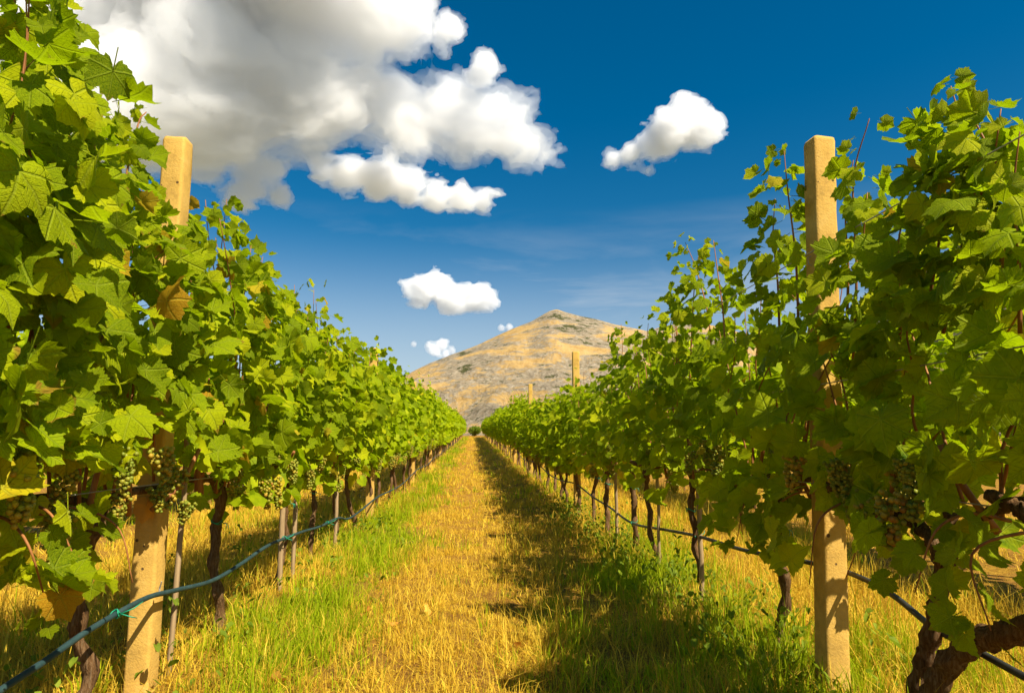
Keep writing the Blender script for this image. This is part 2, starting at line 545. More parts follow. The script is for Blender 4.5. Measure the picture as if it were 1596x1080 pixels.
# ------------------------------------------------------------------ materials
def foliage_mat(name, dark, mid, light, trans, rnd='attr', veins=False, tw=0.5, spec=0.07, sick=None):
    m, t, out = new_mat(name)
    if rnd == 'attr':
        r = N(t, 'ShaderNodeAttribute', attribute_name='rnd').outputs['Fac']
    else:
        r = N(t, 'ShaderNodeObjectInfo').outputs['Random']
    tc = N(t, 'ShaderNodeTexCoord')
    stops = [(0.0, dark), (0.5, mid), (0.93, light)]
    if sick:
        stops += [(0.955, sick)]
    c = ramp(t, r, stops).outputs[0]
    blot = noise(t, tc.outputs['Object'], 22.0, 4, 0.6)
    c = mix(t, rng_map(t, blot, 0.3, 0.75, 0.0, 0.45), c, tuple(min(1, v * 1.5) for v in light))
    nrm = None
    if veins:
        uv = N(t, 'ShaderNodeUVMap').outputs[0]
        s = N(t, 'ShaderNodeSeparateXYZ', inp={0: uv})
        ang = N(t, 'ShaderNodeMath', operation='ARCTAN2', inp={0: s.outputs[0], 1: s.outputs[1]}).outputs[0]
        rad = N(t, 'ShaderNodeVectorMath', operation='LENGTH', inp={0: uv}).outputs['Value']
        pp = N(t, 'ShaderNodeMath', operation='PINGPONG', inp={0: ang, 1: 0.48}).outputs[0]     # veins every 55 degrees
        arc = N(t, 'ShaderNodeMath', operation='MULTIPLY', inp={0: pp, 1: rad}).outputs[0]
        v1 = rng_map(t, arc, 0.012, 0.045, 1.0, 0.0)
        side = N(t, 'ShaderNodeMath', operation='MULTIPLY_ADD', inp={0: arc, 1: -0.9, 2: rad}).outputs[0]
        pq = N(t, 'ShaderNodeMath', operation='PINGPONG', inp={0: side, 1: 0.075}).outputs[0]
        v2 = rng_map(t, pq, 0.0, 0.016, 0.45, 0.0)
        vv = N(t, 'ShaderNodeMath', operation='MAXIMUM', inp={0: v1, 1: v2}).outputs[0]
        c = mix(t, N(t, 'ShaderNodeMath', operation='MULTIPLY', inp={0: vv, 1: 0.32}).outputs[0], c, (0.40, 0.46, 0.05))
        spot = noise(t, tc.outputs['Object'], 3.2, 5, 0.7)
        oi2 = N(t, 'ShaderNodeObjectInfo').outputs['Random']
        wearv = N(t, 'ShaderNodeMath', operation='MULTIPLY_ADD', inp={0: rad, 1: 0.42, 2: spot}).outputs[0]
        thr = N(t, 'ShaderNodeMath', operation='MULTIPLY_ADD', inp={0: N(t, 'ShaderNodeMath', operation='FRACT', inp={0: N(t, 'ShaderNodeMath', operation='MULTIPLY', inp={0: oi2, 1: 37.0}).outputs[0]}).outputs[0], 1: 0.35, 2: 0.90}).outputs[0]
        dif = N(t, 'ShaderNodeMath', operation='SUBTRACT', inp={0: wearv, 1: thr}).outputs[0]
        c = mix(t, rng_map(t, dif, -0.03, 0.03, 0.0, 0.85), c, (0.34, 0.17, 0.025))
        nrm = N(t, 'ShaderNodeBump', inp={'Strength': 0.8, 'Distance': 0.006, 'Height': N(t, 'ShaderNodeMath', operation='MULTIPLY_ADD', inp={0: vv, 1: -0.8, 2: blot}).outputs[0]}).outputs[0]
    p = N(t, 'ShaderNodeBsdfPrincipled', inp={'Base Color': c, 'Roughness': 0.55})
    p.inputs['Specular IOR Level'].default_value = spec
    tl = N(t, 'ShaderNodeBsdfTranslucent', inp={'Color': mix(t, 0.6, c, trans)})
    if nrm is not None:
        t.links.new(nrm, p.inputs['Normal'])
        t.links.new(nrm, tl.inputs['Normal'])
    ms = N(t, 'ShaderNodeMixShader', inp={0: tw, 1: p.outputs[0], 2: tl.outputs[0]})
    t.links.new(ms.outputs[0], out.inputs[0])
    return m


LEAF = dict(dark=(0.045, 0.115, 0.003), mid=(0.19, 0.285, 0.003), light=(0.50, 0.52, 0.005), trans=(0.46, 0.64, 0.003), sick=(0.56, 0.40, 0.015))
leaf_obj_mat = foliage_mat('vine_leaf', rnd='obj', veins=True, **{**LEAF, 'sick': None})
sick_obj_mat = foliage_mat('turning_leaf', (0.42, 0.16, 0.012), (0.58, 0.36, 0.015), (0.55, 0.46, 0.02), (0.6, 0.42, 0.02), rnd='obj', veins=True)
leaf_mat = foliage_mat('vine_foliage', rnd='attr', **LEAF)
leaf_vein_mat = foliage_mat('vine_foliage_veined', rnd='attr', veins=True, **LEAF)
straw_mat = foliage_mat('dry_grass', (0.24, 0.105, 0.012), (0.64, 0.36, 0.022), (0.86, 0.59, 0.065), (0.75, 0.47, 0.04), tw=0.3, spec=0.04)
green_mat = foliage_mat('green_grass', (0.12, 0.19, 0.005), (0.24, 0.34, 0.006), (0.42, 0.44, 0.010), (0.46, 0.60, 0.006), tw=0.4, spec=0.04)
weed_mat = foliage_mat('weed_leaf', (0.07, 0.12, 0.010), (0.13, 0.19, 0.012), (0.24, 0.29, 0.02), (0.30, 0.42, 0.015), tw=0.4)
dead_mat = foliage_mat('withered_leaf', (0.50, 0.20, 0.03), (0.62, 0.29, 0.04), (0.70, 0.38, 0.06), (0.7, 0.35, 0.05), rnd='obj', tw=0.2)


def solid_mat(name, c1, c2, scale, rough=0.9, bump=0.5, dist=0.01, stretch=(1, 1, 1), spec=0.25, c3=None):
    m, t, out = new_mat(name)
    tc = N(t, 'ShaderNodeTexCoord').outputs['Object']
    mp = N(t, 'ShaderNodeMapping', inp={'Vector': tc, 'Scale': stretch}).outputs[0]
    n = noise(t, mp, scale, 7, 0.65, 0.3)
    st = [(0.3, c1), (0.7, c2)]
    if c3:
        st = [(0.25, c1), (0.5, c2), (0.72, c3)]
    c = ramp(t, n, st).outputs[0]
    b = N(t, 'ShaderNodeBump', inp={'Strength': bump, 'Distance': dist, 'Height': n}).outputs[0]
    p = N(t, 'ShaderNodeBsdfPrincipled', inp={'Base Color': c, 'Roughness': rough, 'Normal': b})
    p.inputs['Specular IOR Level'].default_value = spec
    t.links.new(p.outputs[0], out.inputs[0])
    return m


bark_mat = solid_mat('vine_bark', (0.030, 0.014, 0.006), (0.17, 0.09, 0.035), 16, 0.95, 1.0, 0.014, (8, 8, 0.9), c3=(0.27, 0.18, 0.095), spec=0.08)
cane_mat = solid_mat('vine_cane', (0.20, 0.07, 0.018), (0.40, 0.17, 0.045), 10, 0.6, 0.3, 0.003, (3, 3, 0.6))
shoot_mat = solid_mat('green_shoot', (0.16, 0.12, 0.02), (0.30, 0.20, 0.04), 9, 0.55, 0.2, 0.002)
stake_mat = solid_mat('weathered_wood', (0.20, 0.13, 0.06), (0.46, 0.32, 0.16), 12, 0.9, 0.6, 0.004, (5, 5, 0.5))
wire_mat = solid_mat('galvanised_wire', (0.25, 0.22, 0.18), (0.42, 0.38, 0.32), 20, 0.5, 0.1, 0.001)
hose_l_mat = solid_mat('green_hose', (0.010, 0.030, 0.030), (0.035, 0.070, 0.066), 16, 0.6, 0.2, 0.001, spec=0.3)
hose_r_mat = solid_mat('black_hose', (0.020, 0.020, 0.016), (0.05, 0.048, 0.036), 16, 0.45, 0.2, 0.001, spec=0.4)
tie_mat = solid_mat('green_tie', (0.01, 0.20, 0.10), (0.02, 0.36, 0.20), 30, 0.5, 0.1, 0.001)

# concrete with shutter pits and weathering
conc, t, out = new_mat('post_concrete')
tcn = N(t, 'ShaderNodeTexCoord').outputs['Object']
n1 = noise(t, tcn, 9.0, 8, 0.7)
n2 = noise(t, tcn, 120.0, 4, 0.7)
c = ramp(t, n1, [(0.3, (0.42, 0.25, 0.050)), (0.5, (0.62, 0.375, 0.075)), (0.75, (0.72, 0.46, 0.115))]).outputs[0]
vo = N(t, 'ShaderNodeTexVoronoi', inp={'Vector': tcn, 'Scale': 34.0, 'Randomness': 1.0})
rp = N(t, 'ShaderNodeSeparateColor', inp={0: vo.outputs['Color']})
hole_r = rng_map(t, rp.outputs[0], 0.78, 1.0, 0.0, 0.27)
hole = N(t, 'ShaderNodeMath', operation='LESS_THAN', inp={0: vo.outputs['Distance'], 1: hole_r}).outputs[0]
c = mix(t, hole, c, (0.09, 0.05, 0.02))
c = mix(t, rng_map(t, n2, 0.35, 0.75, 0.0, 0.35), c, (0.40, 0.25, 0.08))
hh = N(t, 'ShaderNodeMath', operation='MULTIPLY_ADD', inp={0: hole, 1: -1.2, 2: n2}).outputs[0]
bp = N(t, 'ShaderNodeBump', inp={'Strength': 0.7, 'Distance': 0.004, 'Height': hh}).outputs[0]
p = N(t, 'ShaderNodeBsdfPrincipled', inp={'Base Color': c, 'Roughness': 0.92, 'Normal': bp})
p.inputs['Specular IOR Level'].default_value = 0.15
t.links.new(p.outputs[0], out.inputs[0])


# ------------------------------------------------------------------ grass
def blades(n, xy, h, w, lean, rs, rnd, az=None):
    """n three-piece blades: returns V (n*5,3), F (n*3,3)"""
    if az is None:
        az = rs.uniform(0, 2 * math.pi, n)
    fa = rs.uniform(0, 2 * math.pi, n)
    L = np.stack([np.cos(az), np.sin(az)], -1)
    Wd = np.stack([np.cos(fa), np.sin(fa), np.zeros(n)], -1) * w[:, None] * 0.5
    z0 = ground_z(xy[:, 0], xy[:, 1]) - 0.006
    b = np.column_stack([xy, z0])
    sl, cl = np.sin(lean), np.cos(lean)
    m = b + np.column_stack([L * (sl * 0.42 * h)[:, None], (0.55 * cl * h + 0.004)])
    l2 = np.clip(lean * 1.6 + 0.15, 0, 1.62)
    e = m + np.column_stack([L * (np.sin(l2) * 0.5 * h)[:, None], np.cos(l2) * 0.48 * h])
    V = np.stack([b - Wd, b + Wd, m - Wd * 0.75, m + Wd * 0.75, e], 1).reshape(-1, 3)
    i = np.arange(n)[:, None] * 5
    F = np.concatenate([i + [0, 1, 3], i + [0, 3, 2], i + [2, 3, 4]], 1).reshape(-1, 3)
    return V, F, np.repeat(rnd, 5)


def scatter_grass():
    rs = np.random.default_rng(21)
    parts = {'s': [], 'g': []}
    # x range, y range, blades per square metre, width factor
    for x0, x1, y0, y1, dens, wf in ((-2.6, 2.8, 1.5, 3.6, 8500, 1.0), (-2.8, 3.0, 3.6, 6.0, 5600, 1.15), (-3.2, 3.4, 6.0, 10.0, 2700, 1.6),
                                     (-3.4, 3.6, 10, 18, 850, 2.4), (-3.4, 3.6, 18, 34, 300, 4.0), (-3.2, 3.4, 34, 80, 80, 7.5),
                                     (-6.5, -2.6, 1.5, 12, 420, 2.0), (2.8, 6.5, 1.5, 12, 420, 2.0)):
        per = 11
        nt = int((x1 - x0) * (y1 - y0) * dens / per)
        tx = rs.uniform(x0, x1, nt)
        ty = rs.uniform(y0, y1, nt)
        thin = fbm(np.stack([tx / 0.30, ty / 0.42, np.full(nt, 7.7)], -1), 4, 0.6)
        keep = (thin + rs.normal(0, 0.25, nt)) > -0.30
        tx, ty = tx[keep], ty[keep]
        nt = len(tx)
        g = green_amount(tx, ty)
        tg = rs.random(nt) < np.clip((g - 0.22) * 1.7, 0.02, 0.94)
        tall = np.interp(tx, [-6, -1.6, -1.15, -0.7, -0.35, 0.0, 0.45, 0.8, 1.2, 1.6, 6], [1.3, 1.05, 0.9, 0.85, 0.68, 0.66, 0.80, 0.8, 1.1, 1.1, 1.3])
        clump = np.clip(1 + 1.1 * fbm(np.stack([tx / 0.35 + 3, ty / 0.4, np.full(nt, 5.5)], -1), 3) + rs.normal(0, 0.2, nt), 0.3, 2.2)
        cnt = rs.integers(5, 18, nt)
        idx = np.repeat(np.arange(nt), cnt)
        n = len(idx)
        sp = rs.uniform(0.010, 0.045, nt)[idx] * (0.7 + 0.3 * wf)
        ox, oy = rs.normal(0, 1, n) * sp, rs.normal(0, 1, n) * sp
        x, y = tx[idx] + ox, ty[idx] + oy
        # wheel-worn bare track lines stay shorter
        isg = np.where(rs.random(n) < 0.10, rs.random(n) < g[idx], tg[idx])
        h = (tall * clump)[idx] * np.where(isg, rs.gamma(6, 0.0155, n), rs.gamma(3.0, 0.030, n))
        h = np.clip(h, 0.02, 0.34) * (0.8 + 0.2 * wf ** 0.3)
        w = np.where(isg, rs.uniform(0.0030, 0.0062, n), rs.uniform(0.0018, 0.0046, n)) * wf
        az = np.arctan2(oy, ox) + rs.normal(0, 0.5, n)
        az = np.where(rs.random(n) < 0.3, rs.uniform(0, 2 * math.pi, nt)[idx], az)
        lean = np.where(isg, np.abs(rs.normal(0.30, 0.25, n)), np.abs(rs.normal(0.55, 0.45, n)))
        flat = (~isg) & (rs.random(n) < 0.38)
        lean = np.where(flat, rs.uniform(1.1, 1.5, n), lean)
        rnd = np.clip(rs.beta(1.6, 1.6, nt)[idx] * 0.6 + 0.4 * rs.random(n), 0, 1)
        for k, sel in (('s', ~isg), ('g', isg)):
            s = np.where(sel)[0]
            parts[k].append(blades(len(s), np.column_stack([x[s], y[s]]), h[s], w[s], np.clip(lean[s], 0, 1.52), rs, rnd[s], az[s]))
    for k, nm, mat, lab in (('s', 'dry_grass', straw_mat, 'golden dry grass along the worn middle of the alley'),
                            ('g', 'green_grass', green_mat, 'short green grass growing in strips beside the vine rows')):
        off = 0
        Vs, Fs, Rs = [], [], []
        for V, F, r in parts[k]:
            Vs.append(V)
            Fs.append(F + off)
            Rs.append(r)
            off += len(V)
        me = tri_mesh(nm, np.vstack(Vs), np.vstack(Fs), mat, False, {'rnd': np.concatenate(Rs)})
        tag(put(nm, me), lab, 'grass', kind='stuff')
        print(nm, len(me.polygons))


scatter_grass()

# ------------------------------------------------------------------ trellis: posts, wires, hoses
POST = {}


def post_mesh(h, w, seed):
    """square precast post, rounded arrises, slightly uneven faces and a chipped top"""
    rs = np.random.default_rng(seed)
    b = 0.012
    hw = w / 2
    ring = []
    for sx, sy in ((1, 1), (-1, 1), (-1, -1), (1, -1)):
        a0 = {(1, 1): 0, (-1, 1): 90, (-1, -1): 180, (1, -1): 270}[(sx, sy)]
        for k in range(4):
            a = R(a0 + 30 * k)
            ring.append((sx * (hw - b) + b * math.cos(a), sy * (hw - b) + b * math.sin(a)))
    zs = list(np.linspace(-0.3, h - 0.014, 26)) + [h - 0.005, h]
    V, F = [], []
    for i, z in enumerate(zs):
        s = 1.0 if z < h - 0.012 else (0.965 if z < h - 0.001 else 0.89)
        for (x, y) in ring:
            V.append([x * s + rs.normal(0, 0.0009), y * s + rs.normal(0, 0.0009), z + (rs.normal(0, 0.002) if i >= len(zs) - 2 else 0)])
    m = len(ring)
    for i in range(len(zs) - 1):
        for k in range(m):
            F.append([i * m + k, i * m + (k + 1) % m, (i + 1) * m + (k + 1) % m, (i + 1) * m + k])
    F.append([(len(zs) - 1) * m + k for k in range(m)])
    return mesh_from('concrete_post', V, F, conc, True)


def post(X, y, h, lean_x, label, far=False, lean_y=0.0, seed=1, w=0.089):
    key = (round(h, 2), seed, w)
    if key not in POST:
        POST[key] = post_mesh(h, w, seed)
    o = put('concrete_post', POST[key], loc=(X, y, float(ground_z(X, y))))
    o.rotation_euler = (lean_y, lean_x, R(random.uniform(-3, 3)))
    tag(o, label, 'post', 'concrete trellis posts')
    # wire staples driven into the post
    for z in (0.74, 1.12, 1.60):
        if z < h - 0.08 and y < 10:
            sgn = 1 if X < 0 else -1
            v, f = tube([(0, 0, z - 0.02), (sgn * 0.012, 0, z - 0.012), (sgn * 0.014, 0, z + 0.012), (0, 0, z + 0.02)], [0.0017] * 4, 5)
            put('staple', mesh_from('staple', v, f, wire_mat), o, (sgn * 0.0445, 0, 0))
    return o


ORD = ['first', 'second', 'third', 'fourth', 'fifth', 'sixth', 'seventh', 'eighth', 'ninth', 'tenth', 'eleventh', 'twelfth', 'thirteenth', 'fourteenth',
       'fifteenth', 'sixteenth', 'seventeenth', 'eighteenth', 'nineteenth', 'twentieth']
LP = [2.68, 8.15, 13.7, 19.3, 25, 31, 37, 43, 49, 55, 61, 67, 73]
RP = [2.54, 8.62, 15.6, 21.5, 27.5, 33.5, 39.5, 45.5, 51.5, 57.5, 63.5, 69.5, 75.5]
for i, y in enumerate(LP):
    if i == 0:
        post(XL, y, 2.12, -0.004, 'tall concrete post in the sunlit row with the green hose across it', seed=1)
    elif i < 4:
        post(XL, y, 2.04 - 0.02 * i, 0.0, 'concrete post, %s from the camera in the sunlit row' % ORD[i], seed=2)
    else:
        post(XL, y, 1.9, 0.0, 'far concrete post, %s from the camera in the sunlit row' % ORD[i], seed=3)
for i, y in enumerate(RP):
    if i == 0:
        post(XR, y, 2.11, 0.042, 'tall bare topped concrete post in the shady row with pitted face', seed=4, w=0.091)
    elif i < 4:
        post(XR, y, 2.04 + (0.06 if i == 2 else 0), 0.0, 'concrete post, %s from the camera in the shady row' % ORD[i], seed=2)
    else:
        post(XR, y, 1.9, 0.0, 'far concrete post, %s from the camera in the shady row' % ORD[i], seed=3)

for X, rn in ((XL, 'sunlit'), (XR, 'shady')):
    sgn = 1 if X < 0 else -1
    for z, zn in ((0.74, 'lowest'), (1.12, 'middle'), (1.60, 'topmost')):
        ys = np.concatenate([np.arange(-1, 12, 0.8), np.arange(12, ROW_END, 3.0)])
        pts = [(X + sgn * 0.053 + 0.004 * math.sin(y * 2.1 + z), y, float(gz(y)) + z + 0.012 * math.sin(y * 1.1 + z * 7)) for y in ys]
        v, f = tube(pts, [0.0021] * len(pts), 5)
        tag(put('trellis_wire', mesh_from('trellis_wire', v, f, wire_mat, True)), '%s steel trellis wire strung along the %s row' % (zn, rn), 'wire',
            'trellis wires')

hl = [on_row(x, y, XL + 0.075) for x, y in ((-170, 1195), (0, 1076), (70, 1030), (140, 981), (225, 933), (268, 921), (330, 905), (375, 879), (420, 849), (470, 829), (500, 820), (527, 807), (548, 806))]
hl = [tuple(p) for p in hl] + [(XL + 0.07, y, float(gz(y)) + 0.22 + 0.03 * math.sin(y)) for y in np.arange(8.2, 60, 1.2)]
hp = smooth_path(hl, 260)
v, f = tube(hp, [0.0092] * len(hp), 10)
hose_l = put('irrigation_hose', mesh_from('irrigation_hose', v, f, hose_l_mat, True))
tag(hose_l, 'blue green irrigation hose sagging across the front of the sunlit row', 'hose', 'irrigation hoses')
hr = [on_row(x, y, XR - 0.03) for x, y in ((1700, 1110), (1596, 1056), (1510, 1012), (1430, 975), (1350, 925), (1265, 886), (1200, 868), (1150, 855), (1090, 836), (1040, 826), (985, 815), (950, 790), (925, 775))]
hr = [tuple(p) for p in hr] + [(XR - 0.02, y, float(gz(y)) + 0.34 + 0.04 * math.sin(y)) for y in np.arange(8.6, 60, 1.2)]
for i in (4, 5):
    pass
hp2 = smooth_path(hr, 260)
hp2[:, 0] += 0.10 * np.exp(-((hp2[:, 1] - 2.45) / 0.5) ** 2)
v, f = tube(hp2, [0.0095] * len(hp2), 10)
hose_r = put('irrigation_hose', mesh_from('irrigation_hose', v, f, hose_r_mat, True))
tag(hose_r, 'black irrigation hose strung behind the post along the shady row', 'hose', 'irrigation hoses')


def tie_mesh(r, seed):
    rs = np.random.default_rng(seed)
    V, F = [], []
    for turn in range(2):
        pts = [(r * math.cos(a), r * math.sin(a), 0.006 * turn + 0.008 * math.sin(a * 2 + turn)) for a in np.linspace(0, 2 * math.pi, 13)]
        v, f = tube(pts, [0.0022] * len(pts), 5)
        F += [[i + len(V) for i in q] for q in f]
        V += v
    for s in (-1, 1):
        e = np.array([r, 0, 0]) + np.array([0.03, s * 0.02, -0.035]) * rs.uniform(0.7, 1.4)
        pts = [(r, 0, 0), tuple((np.array([r, 0, 0]) + e) / 2 + [0.012, 0, 0.01]), tuple(e)]
        v, f = tube(pts, [0.0022, 0.002, 0.0015], 5)
        F += [[i + len(V) for i in q] for q in f]
        V += v
    return mesh_from('tie', V, F, tie_mat, True)


TIE_HOSE = tie_mesh(0.0135, 1)
TIE_TRUNK = tie_mesh(0.026, 2)
for h, path, spots in ((hose_l, hp, (2.31, 4.3, 5.5)), (hose_r, hp2, (1.93, 3.0, 3.95, 5.6))):
    for y in spots:
        k = int(np.argmin(np.abs(path[:, 1] - y)))
        o = put('tie', TIE_HOSE, h, tuple(path[k]))
        o.rotation_euler = (R(90), 0, R(random.uniform(-20, 20)))
v, f = tube([(0, 0, 0), (0.0, 0.0, 0.02), (0.01, -0.01, 0.045)], [0.003, 0.003, 0.002], 6)
put('hanger', mesh_from('hanger', v, f, wire_mat), hose_l, tuple(hp[int(np.argmin(np.abs(hp[:, 1] - 2.62)))]))

# ------------------------------------------------------------------ vine leaves
def leaf_outline(kind, rs):
    """(angle, radius) round a five lobed vine leaf; 0 degrees is the tip"""
    lob = [(0, 1.0, 40), (51, rs.uniform(0.86, 0.97), 38), (104, rs.uniform(0.74, 0.86), 40), (150, rs.uniform(0.56, 0.66), 36)]
    k = rs.uniform(0.22, 0.62)
    n = {'fine': 21, 'mid': 9, 'far': 5}[kind]
    half = []
    for i in range(n):
        th = 172.0 * i / (n - 1)
        r = 0.68 + sum((R_ - 0.68) * math.exp(-((th - c) / (w * (0.62 - 0.22 * k))) ** 2) for c, R_, w in lob)
        if kind == 'fine':
            r *= 1.045 if i % 2 == 0 else 0.95
        if th > 162:
            r = min(r, 0.52 - 0.03 * (th - 162))
        half.append((th, r))
    return [(-th, r) for th, r in reversed(half) if th > 0] + half


def leaf_shape(kind, seed):
    """palmate toothed blade, petiole at the origin, tip towards +Y, upper face +Z; unit length"""
    rs = np.random.default_rng(seed)
    oc = leaf_outline(kind, rs)
    fold = rs.uniform(-0.1, 0.7)
    cup = rs.uniform(-0.5, 0.6)
    droop = rs.uniform(-0.1, 0.6)
    ph, am = rs.uniform(0, 6.28), rs.uniform(0.05, 0.15)
    ph2, am2 = rs.uniform(0, 6.28), rs.uniform(0.02, 0.07)
    asym = rs.uniform(-0.3, 0.3)
    roll = rs.uniform(-0.5, 0.6)

    def zfun(x, y, r, th):
        z = fold * (math.sqrt(x * x + 0.01) - 0.1) * 0.8 - cup * r * r * 0.6 - droop * max(0.0, y) ** 2 * 0.6
        z += am * math.sin(3 * th + ph) * r + am2 * math.sin(7 * th + ph2) * r * r + asym * x * abs(x)
        return z - roll * max(0.0, r - 0.55) ** 2 * 1.5

    out = []
    for d, r in oc:
        th = R(d)
        r = r * rs.uniform(0.93, 1.06)
        x, y = r * math.sin(th) * 1.02, r * math.cos(th)
        out.append((x, y, zfun(x, y, r, th) + rs.normal(0, 0.018)))
    V = [(0.0, 0.0, 0.0)]
    F = []
    if kind == 'fine':
        mid = []
        for d, r in oc[::2]:
            th = R(d)
            rr = r * 0.56
            x, y = rr * math.sin(th), rr * math.cos(th)
            mid.append((x, y, zfun(x, y, rr, th) + rs.normal(0, 0.018)))
        nm, no = len(mid), len(out)
        V += mid + out
        for i in range(nm - 1):
            F.append([0, 1 + i + 1, 1 + i])
        for i in range(nm - 1):
            o0 = 1 + nm + 2 * i
            F += [[1 + i, 1 + i + 1, o0 + 1], [1 + i, o0 + 1, o0], [1 + i + 1, o0 + 2, o0 + 1]]
    else:
        V += out
        for i in range(len(out) - 1):
            F.append([0, 2 + i, 1 + i])
    V = np.array(V)
    uv = V[:, :2].copy()
    F = np.array(F)[:, ::-1] if False else np.array(F)
    # petiole: a slim three sided stalk running back from the notch
    if kind != 'far':
        k = len(V)
        L = rs.uniform(0.5, 0.9)
        wdt = 0.022
        bend = rs.uniform(0.1, 0.4)
        pv = np.array([[-wdt, 0.02, 0], [wdt, 0.02, 0], [wdt * 0.8, -L, -bend], [-wdt * 0.8, -L, -bend], [0, 0.0, -0.04], [0, -L, -bend - 0.03]])
        V = np.vstack([V, pv])
        uv = np.vstack([uv, np.tile([0.0, 0.4], (6, 1))])
        F = np.vstack([F, np.array([[0, 1, 2], [0, 2, 3], [1, 4, 5], [1, 5, 2], [4, 0, 3], [4, 3, 5]]) + k])
    return V, F, uv


FINE = [leaf_shape('fine', 100 + i) for i in range(14)]
MID = [leaf_shape('mid', 200 + i) for i in range(8)]
FAR = [leaf_shape('far', 300 + i) for i in range(6)]
SICK_MESH = [tri_mesh('turning_leaf', V, F, sick_obj_mat, True, None, uv) for V, F, uv in FINE[:6]]
LEAF_MESH = [tri_mesh('vine_leaf', V, F, leaf_obj_mat, True, None, uv) for V, F, uv in FINE]


def join_leaves(items, shapes, name, mat, rs):
    """items: list of (matrix 3x3 scaled, position)"""
    Vs, Fs, Rn, Us = [], [], [], []
    off = 0
    for M, pz, r in items:
        V, F, u = shapes[rs.integers(len(shapes))]
        Vs.append(V @ M.T + pz)
        Fs.append(F + off)
        Rn.append(np.full(len(V), r))
        Us.append(u)
        off += len(V)
    return tri_mesh(name, np.vstack(Vs), np.vstack(Fs), mat, True, {'rnd': np.concatenate(Rn)}, np.vstack(Us))


def leaf_frame(n, tip, s):
    n = n / (np.linalg.norm(n) + 1e-9)
    tip = tip - n * (tip @ n)
    tip /= np.linalg.norm(tip) + 1e-9
    x = np.cross(tip, n)
    return np.stack([x, tip, n], 1) * s


def berry_bunch(seed):
    rs = np.random.default_rng(seed)
    import bmesh
    bm = bmesh.new()
    L = rs.uniform(0.11, 0.17)
    n = int(rs.uniform(60, 90))
    pts = []
    tries = 0
    while len(pts) < n and tries < 3000:
        tries += 1
        t = rs.random() ** 0.8
        rad = (0.036 * (1 - t) ** 0.7 + 0.010) * (1.0 if t > 0.08 else 0.7)
        a = rs.uniform(0, 6.28)
        q = rs.uniform(0.55, 1.0)
        pt = np.array([math.cos(a) * rad * q, math.sin(a) * rad * q, -t * L])
        if all(np.linalg.norm(pt - o) > 0.0115 for o in pts):
            pts.append(pt)
    rn = []
    for pt in pts:
        r = rs.uniform(0.0078, 0.0102)
        k = len(bm.verts)
        bmesh.ops.create_icosphere(bm, subdivisions=1, radius=r, matrix=Matrix.Translation(Vector(pt)))
        rn += [rs.random()] * (len(bm.verts) - k)
    k = len(bm.verts)
    me = bpy.data.meshes.new('grape_bunch')
    bm.to_mesh(me)
    bm.free()
    v, f = tube([(0, 0, 0.05), (0.004, 0, 0.02), (0, 0, -0.03)], [0.002, 0.0022, 0.002], 5)
    a = me.attributes.new('rnd', 'FLOAT', 'POINT')
    a.data.foreach_set('value', np.array(rn, dtype=np.float32))
    me.polygons.foreach_set('use_smooth', [True] * len(me.polygons))
    return me


gmat, t, out = new_mat('white_grape')
r = N(t, 'ShaderNodeAttribute', attribute_name='rnd').outputs['Fac']
oi = N(t, 'ShaderNodeObjectInfo').outputs['Random']
rr = N(t, 'ShaderNodeMath', operation='MULTIPLY_ADD', inp={0: oi, 1: 0.45, 2: N(t, 'ShaderNodeMath', operation='MULTIPLY', inp={0: r, 1: 0.6}).outputs[0]}).outputs[0]
c = ramp(t, rr, [(0.0, (0.19, 0.25, 0.02)), (0.45, (0.33, 0.33, 0.032)), (0.8, (0.52, 0.36, 0.035)), (1.0, (0.46, 0.18, 0.03))]).outputs[0]
p = N(t, 'ShaderNodeBsdfPrincipled', inp={'Base Color': c, 'Roughness': 0.42})
p.inputs['Specular IOR Level'].default_value = 0.25
tl = N(t, 'ShaderNodeBsdfTranslucent', inp={'Color': c})
ms = N(t, 'ShaderNodeMixShader', inp={0: 0.3, 1: p.outputs[0], 2: tl.outputs[0]})
t.links.new(ms.outputs[0], out.inputs[0])
BUNCH = [berry_bunch(40 + i) for i in range(6)]
for b in BUNCH:
    b.materials.append(gmat)


# ------------------------------------------------------------------ grape vines
def vine_skeleton(rs, top, spread=0.47, gap=0.0, side_bias=0.0, extra=None, nsh=11):
    """shoots as polylines in vine space (base of trunk at the origin, row along Y)"""
    shoots = []
    ys = np.linspace(-spread, spread, nsh) + rs.normal(0, 0.025, nsh)
    for y in ys:
        if rs.random() < gap:
            continue
        x = rs.normal(0, 0.03)
        z = 0.72 + rs.normal(0, 0.03)
        H = top + rs.normal(0, 0.09)
        n = 9
        pts = [(x, y, z)]
        dx, dy = rs.normal(0, 0.012), rs.normal(0, 0.018)
        for k in range(1, n):
            q = k / (n - 1)
            dx += rs.normal(0, 0.012)
            dy += rs.normal(0, 0.014)
            x = np.clip(x + dx, -0.14, 0.14)
            y = y + dy
            zz = z + (H - z) * q
            pts.append((x, y, zz))
        shoots.append(np.array(pts))
    for e in (extra or []):
        shoots.append(np.array(e, float))
    return shoots


